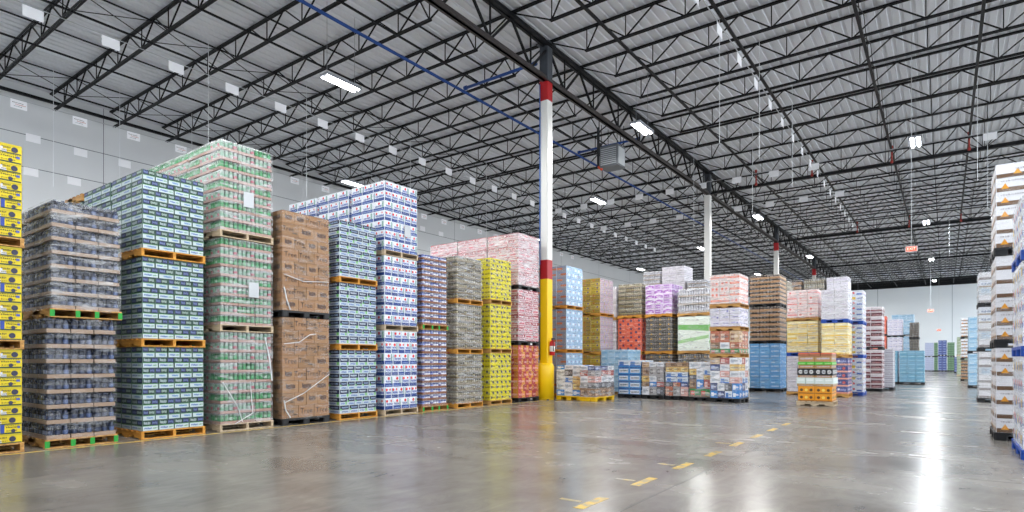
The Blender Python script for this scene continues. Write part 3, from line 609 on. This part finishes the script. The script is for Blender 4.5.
# bridging lines running down the hall between the joists
for bx, diag in ((-25.9, 1), (-22.6, 0), (-19.6, 1), (-16.6, 0), (-13.2, 0), (-8.0, 0), (-5.1, 0), (-2.0, 1), (.85, 0), (3.6, 0), (9, 0), (13, 0), (18, 0)):
    mb = MB()
    q = .02 if bx < -11 else .042; mb.box(bx - q, yj[0], ZD - .8, bx + q, YF, ZD - .745, STEEL)
    if bx < -11: mb.box(bx - .02, yj[0], ZD - .1, bx + .02, YF, ZD - .06, STEEL)
    if diag:
        for a, b in zip(yj[:-1], yj[1:]):
            mb.rod((bx, a, ZD - .74), (bx + .03, b, ZD - .1), .014, STEEL); mb.rod((bx + .03, a, ZD - .1), (bx, b, ZD - .74), .014, STEEL)
    struct('roof_bridging', mb)

# columns
CW = mat('dcdcd8', .4); CR = mat('a8141c', .4); CY = mat('f6c900', .4); CG = mat('3c4148', .5)
def column(x, y, band=True):
    mb = MB(); a = .16
    for z0, z1, m in ((0, 3.94, CY), (3.94, 4.56, CR), (4.56, 9.75, CW), (9.75, 10.4, CR if band else CW), (10.4, 11.62, CG)):
        mb.cbox(x - a, y - a, z0, x + a, y + a, z1, m, .02)
    mb.box(x - .22, y - .22, 0, x + .22, y + .22, .03, CG)
    mb.box(x - .24, y - .24, 11.6, x + .24, y + .24, 11.63, CG)
    return struct('column', mb, label=None)
for gx in (-10.58, 5.96):
    for k in range(5): column(gx, 16.43 + 16.46 * k, k != 1)
o = thing('column_guard', 'round yellow guard sleeve around the foot of the yellow column', 'column guard', (-10.62, 16.43, 0))
mb = MB(); mb.lathe(0, 0, [(.3, .0), (.3, 1.08), (.27, 1.16), (.23, 1.2)], CY, 32); ob('sleeve', mb, o)
mb = MB(); mb.lathe(0, 0, [(.303, .02), (.303, .05)], mat('c8a400', .4), 32); ob('foot_ring', mb, o)
# fire extinguisher on the column
o = thing('fire_extinguisher', 'red fire extinguisher hanging on the yellow column', 'fire extinguisher', (-10.32, 16.4, 1.45))
RX = mat('c01018', .3)
mb = MB(); mb.lathe(0, 0, [(.08, 0), (.088, .02), (.088, .4), (.06, .46), (.025, .48), (.025, .5)], RX, 16); ob('tank', mb, o)
mb = MB(); mb.box(-.02, -.02, .5, .02, .02, .55, mat('181818', .4)); mb.box(-.02, -.015, .54, .1, .015, .56, mat('181818', .4)); mb.box(-.02, -.015, .5, .1, .015, .515, mat('181818', .4)); ob('valve_handle', mb, o)
mb = MB(); pts = [(.02, -.03, .52), (.08, -.08, .48), (.1, -.09, .3), (.1, -.08, .14)]
for a, b in zip(pts[:-1], pts[1:]): mb.rod(a, b, .012, mat('181818', .5), 8)
ob('hose', mb, o)
mb = MB(); mb.lathe(0, 0, [(.089, .12), (.089, .3)], mat('e8e8e4', .5), 16); ob('paper_label', mb, o)
# conduit, box and pull cord on the column
o = thing('conduit', 'blue conduit running up the face of the yellow and white column', 'conduit', (-10.7, 16.25, 0))
mb = MB(); mb.rod((0, 0, 4.4), (0, 0, 10.3), .018, mat('2c64b4', .4), 8); mb.rod((0, 0, 1.3), (0, 0, 4.4), .014, mat('2a3038', .4), 8); ob('tube', mb, o)
mb = MB(); mb.box(-.03, -.05, 2.7, .03, 0, 2.85, mat('8c9094', .4)); ob('switch_box', mb, o)

ordn_ = lambda k: ['first', 'second', 'third', 'fourth'][k]
# blue sprinkler main and its two branches
BP = mat('0c4088', .4)
mb = MB(); mb.rod((-13.8, 0, 10.82), (-13.8, YF, 10.82), .048, BP, 10)
o = mb_o = ob('sprinkler_main', mb, None, label='long blue pipe running the length of the roof left of the columns', category='pipe')
for (y, x1, where) in ((16.1, -10.8, 'nearer blue branch pipe, meeting the near column top'), (24.2, -10.8, 'farther blue branch pipe beside the unit heater')):
    mb = MB(); mb.rod((-13.8, y, 10.95), (x1, y, 10.95), .05, BP, 10)
    for q in (-13.75, x1): mb.rod((q - .06, y, 10.95), (q + .06, y, 10.95), .075, BP, 10)
    ob('branch_pipe', mb, None, label=where, category='pipe')

# short red pipe drops under the cross beams
RD = mat('a03028', .5)
for k, (x, y) in enumerate([(-8.0, 32.7), (-5.35, 32.7), (-2.0, 32.7), (.85, 32.7), (-5.1, 49.2), (-2.0, 49.2), (.85, 49.2)]):
    mb = MB(); mb.rod((0, 0, 0), (0, 0, .7), .035, RD, 8); mb.rod((0, 0, -.06), (0, 0, .06), .06, RD, 8); mb.rod((0, 0, .62), (0, 0, .74), .06, RD, 8)
    ob('hanging_pipe', mb, None, (x, y, 10.5), label='short red pipe drop, %s along the %s cross beam from the columns' % (ordn_(k if k < 4 else k - 4), 'nearer' if k < 4 else 'farther'), category='pipe', group='red pipe drops')

# unit heater hung by the girder
o = thing('unit_heater', 'grey box unit heater with louvred front hung below the roof', 'heater', (-10.95, 22.0, 9.1))
HG = mat('64686c', .45, .3)
mb = MB(); mb.cbox(-.4, -.35, 0, .4, .35, .85, HG, .02); ob('housing', mb, o)
mb = MB()
mb.box(-.34, -.365, .06, .34, -.35, .79, mat('5c6064', .5))
for i in range(9): mb.box(-.34, -.385, .08 + i * .078, .34, -.365, .115 + i * .078, mat('b4b8bc', .4, .4))
ob('front_louvre', mb, o)
mb = MB(); mb.box(.4, -.28, .08, .412, .28, .76, mat('c0c4c6', .4, .3)); ob('side_panel', mb, o)
mb = MB()
for a in (-.35, .35):
    for b in (-.3, .3): mb.rod((a, b, .85), (a, b, 1.75), .012, STEEL)
ob('hanger_rods', mb, o)
mb = MB(); mb.box(-.55, -.3, .1, -.47, -.22, 1.7, mat('202226', .5)); mb.rod((-.51, -.26, .1), (-.35, -.26, -.05), .05, mat('d84820', .5), 8); mb.box(-.5, -.28, .6, -.4, -.24, 1.05, mat('202226', .5)); ob('flue_arm', mb, o)

# light fixtures
LM = mat('ffffff', .3, 0, 16); HW = mat('8c9096', .5)
def fx_meshes():
    a = MB(); a.cbox(-.2, -.62, .02, .2, .62, .09, HW, .02); a.box(-.2, -.62, .0, -.17, .62, .03, HW); a.box(.17, -.62, 0, .2, .62, .03, HW); a.box(-.01, -.62, 0, .01, .62, .03, HW)
    b = MB(); b.cbox(-.04, -.58, -.012, .04, .58, .02, LM, .015)
    c = MB(); c.rod((0, -.5, .09), (0, -.5, 2.2), .006, HW); c.rod((0, .5, .09), (0, .5, 2.2), .006, HW)
    return a.mesh('housing'), b.mesh('light_strip'), c.mesh('hanger')
FH, FS, FC = fx_meshes()
rows = [(-22.3, 18.3 - 16.4, 'far left row over the lane'), (-14.5, 11.3, 'row left of the columns'), (-8.7, 3.6, 'row right of the columns'), (-.9, 10.9, 'row over the open aisle')]
ORD = ['first', 'second', 'third', 'fourth', 'fifth', 'sixth']
LP = 300
def lamp(x, y, z=9.5, pw=LP):
    ld = D.lights.new('lamp', 'AREA'); ld.shape = 'RECTANGLE'; ld.size = .36; ld.size_y = 1.2; ld.energy = pw; ld.color = (1, .985, .96) if x < -5 else (.9, .95, 1)
    l = D.objects.new('lamp_light', ld); col.objects.link(l); l.location = (x, y, z - .02)
for x, y0, nm in rows:
    for k in range(6):
        y = y0 + 16.2 * k
        if y > 90: continue
        o = thing('ceiling_light', 'suspended white strip light, %s along the %s' % (ORD[k], nm), 'light', (x, y, 9.5), 0, 'suspended strip lights')
        ob('housing', FH, o)
        ob('light_strip', FS, o, (-.1, 0, 0)); ob('light_strip', FS, o, (.1, 0, 0)); ob('hanger', FC, o)
        lamp(x, y)
for x in (7.5, 15.5):  # unseen rows beyond the right stacks, put in for fill
    for k in range(6):
        o = thing('ceiling_light', 'unseen fill light beyond the white box stacks, %s of the row %s' % (ORD[k], 'by the side wall' if x > 10 else 'near the aisle'), 'light', (x, 6 + 15.8 * k, 9.5), 0, 'suspended strip lights')
        ob('housing', FH, o); ob('light_strip', FS, o, (-.1, 0, 0)); ob('light_strip', FS, o, (.1, 0, 0)); ob('hanger', FC, o)
        lamp(x, 6 + 15.8 * k)

# placards
PW = mat('fafbff', .6)
def placard_mesh(along, marks=False):
    mb = MB(); w, h = .23, .15
    if along == 'y':
        mb.box(-.004, -w, -2 * h, .004, w, 0, PW)
        if marks:
            decorate(mb, (.004, -w, -2 * h), (0, 1, 0), 2 * w, 2 * h, (1, 0, 0), [W(.1, .6, .8, .72, '807878'), W(.3, .4, .9, .52, 'c8785c'), W(.2, .2, .7, .3, '9098a0')])
    else:
        mb.box(-w, -.004, -2 * h, w, .004, 0, PW)
    return mb.mesh('placard')
PY, PX, PYM = placard_mesh('y'), placard_mesh('x'), placard_mesh('y', True)
def cable(a, b, label):
    mb = MB(); mb.rod(a, b, .014, mat('b8bcc0', .4, .3), 6)
    ob('hanging_cable', mb, None, label=label, category='cable')
ordn = lambda k: ['first', 'second', 'third', 'fourth', 'fifth', 'sixth', 'seventh', 'eighth', 'ninth', 'tenth', 'eleventh', 'twelfth', 'thirteenth', 'fourteenth', 'fifteenth', 'sixteenth', 'seventeenth', 'eighteenth', 'nineteenth', 'twentieth', 'twenty-first', 'twenty-second', 'twenty-third', 'twenty-fourth'][k]
def placards(line, pts, me, nm):
    for k, p in enumerate(pts):
        ob('hanging_sign', me, None, p, label='white card hung %s along the %s' % (ordn(k), nm), category='sign', group='cards on the ' + nm)
cable((-19.6, 0, 10.68), (-19.6, YF, 10.68), 'cable of cards running down the hall left of the blue pipe')
placards('A', [(-19.6, 5.3 + 1.82 * k, 10.66) for k in range(24)], PY, 'cable left of the blue pipe')
cable((-25.9, 0, 10.3), (-25.9, YF, 10.3), 'cable of cards running down the hall close to the side wall')
placards('B', [(-25.9, 6.6 + 1.8 * k, 10.28) for k in range(22)], PYM, 'cable close to the side wall')
cable((-5.1, 0, 10.68), (-5.1, 66, 10.68), 'cable of cards running down the hall over the open floor')
placards('H', [(-5.1, 14.9 + 1.98 * k, 10.66) for k in range(17)], PY, 'cable over the open floor')
cable((-27, 31.4, 10.68), (3, 31.4, 10.68), 'nearer cable of cards strung across the hall')
placards('E', [(-19.3 + 1.78 * k, 31.39, 10.66) for k in range(9)] + [(1.5, 31.39, 10.66)], PX, 'nearer cross cable')
cable((-27, 37.4, 10.68), (3, 37.4, 10.68), 'farther cable of cards strung across the hall')
placards('F', [(-19.3 + 1.82 * k, 37.39, 10.66) for k in range(9)], PX, 'farther cross cable')
# small cards fixed to the side wall
for k, (y, z) in enumerate([(7.58, 8.65), (8.98, 8.63), (10.4, 8.6)]):
    ob('wall_sign', PY, None, (XL + .006, y, z), label='white card on the side wall, lower line, %s from the near end' % ordn(k), category='sign', group='cards on the side wall')
for k, (y, z) in enumerate([(7.65, 9.95), (9.2, 9.85), (10.8, 9.82), (28.7, 10.25), (30.5, 10.2)]):
    ob('wall_sign', PY, None, (XL + .006, y, z), label='white card on the side wall, upper line, %s from the near end' % ordn(k), category='sign', group='cards on the side wall')
# thin white drop cords
cd = MB(); cd.rod((0, 0, -3.2), (0, 0, 1.05), .008, mat('e4e8ec', .5), 5); cdm = cd.mesh('cord')
for nm, pts in (('left of the blue pipe', [(-19.5, 9.9), (-19.5, 13.6), (-19.5, 19.0), (-19.5, 24.5), (-19.5, 30)]), ('close to the side wall', [(-25.6, 7.5), (-25.6, 9.6), (-25.6, 12.3), (-25.6, 17.6), (-25.6, 22)]),
                ('over the open floor', [(-5.2, 17.2), (-4.6, 19.2), (-4.4, 23), (-6.5, 26), (-9.5, 27.5)]), ('right of the aisle lights', [(.9, 26), (1.4, 31), (.2, 44)])):
    for k, (x, y) in enumerate(pts):
        ob('hanging_wire', cdm, None, (x, y, 10.66), label='thin white wire hanging %s, %s from the near end' % (nm, ordn(k)), category='wire', group='thin drop wires')
# exit signs
def exit_sign(x, y, z, s, label):
    o = thing('exit_sign', label, 'exit sign', (x, y, z))
    mb = MB(); mb.cbox(-.24 * s, -.04 * s, -.13 * s, .24 * s, .04 * s, .13 * s, mat('e8d8d4', .4), .01); ob('housing', mb, o)
    mb = MB(); mb.box(-.2 * s, -.045 * s, -.1 * s, .2 * s, -.04 * s, .1 * s, mat('f0401c', .4, 0, .8)); vs, fs = glyphs('EXIT')
    ob('lit_face', mb, o)
    mb = MB(); mb.add([(a * .12 * s, -.047 * s, b * .12 * s) for a, b in vs], fs, mat('ffd0c0', .4, 0, 1.2)); ob('lettering', mb, o)
    mb = MB(); mb.rod((0, 0, .13 * s), (0, 0, ZD - z), .01, mat('d0d4d8', .4)); ob('hanger_rod', mb, o)
exit_sign(-.87, 22.9, 4.85, .68, 'orange-red lit EXIT sign hanging over the aisle on a long rod, nearest')
exit_sign(-1.0, 62, 5.5, 1.0, 'orange-red lit EXIT sign far down the aisle before the end wall')
exit_sign(-.6, 88, 4.9, .9, 'small orange-red lit EXIT sign close to the end wall')

# floor markings
YM = noisy('worn_yellow_paint', '8c8470', 'd8b038', (9, 9, 9), .4, lo=.38, hi=.56)
YF2 = noisy('faded_yellow_paint', '8a847a', 'c0a860', (9, 9, 9), .4, lo=.4, hi=.62)
mb = MB(); mb.box(-10.46, 0, .0, -10.38, 16, .002, YM); struct('floor_marking', mb)
for k in range(8):
    y = 4.55 + 1.17 * k
    mb = MB(); mb.box(-2.65, y, 0, -2.55, y + .5, .0025, YM)
    if k in (0, 1, 2, 4, 7): mb.box(-2.92, y + .2, 0, -2.7, y + .26, .002, YF2)
    struct('floor_marking', mb)
JG = mat('5a5652', .6)
for a in (-2.26, 6.0):
    mb = MB(); mb.box(a - .006, YB, 0, a + .006, YF, .0012, JG); struct('floor_joint', mb)
for y in (8.2, 24.6, 41):
    mb = MB(); mb.box(-10.3, y - .006, 0, XR, y + .006, .0012, JG); struct('floor_joint', mb)

# ------------------------------------------------------------------ camera and world
sc = bpy.context.scene
cam = D.cameras.new('camera'); co = D.objects.new('camera', cam); col.objects.link(co)
co.location = (0, 0, 1.3); co.rotation_euler = (PI / 2, 0, math.radians(36.05))
cam.sensor_width = 36; cam.lens = 595 / 1024 * 36; cam.shift_y = (360 - 256) / 1024; cam.clip_end = 300
sc.camera = co
w = D.worlds.new('world'); sc.world = w; w.use_nodes = True
w.node_tree.nodes['Background'].inputs[0].default_value = (.8, .85, .9, 1); w.node_tree.nodes['Background'].inputs[1].default_value = 2.9
sc.view_settings.view_transform = 'Standard'; sc.view_settings.look = 'None'; sc.view_settings.gamma = 1; sc.view_settings.use_curve_mapping = False
sc.view_settings.exposure = .68
cy = sc.cycles
cy.max_bounces = 8; cy.diffuse_bounces = 5; cy.glossy_bounces = 4; cy.transparent_max_bounces = 24; cy.use_denoising = True
cy.sample_clamp_indirect = 8
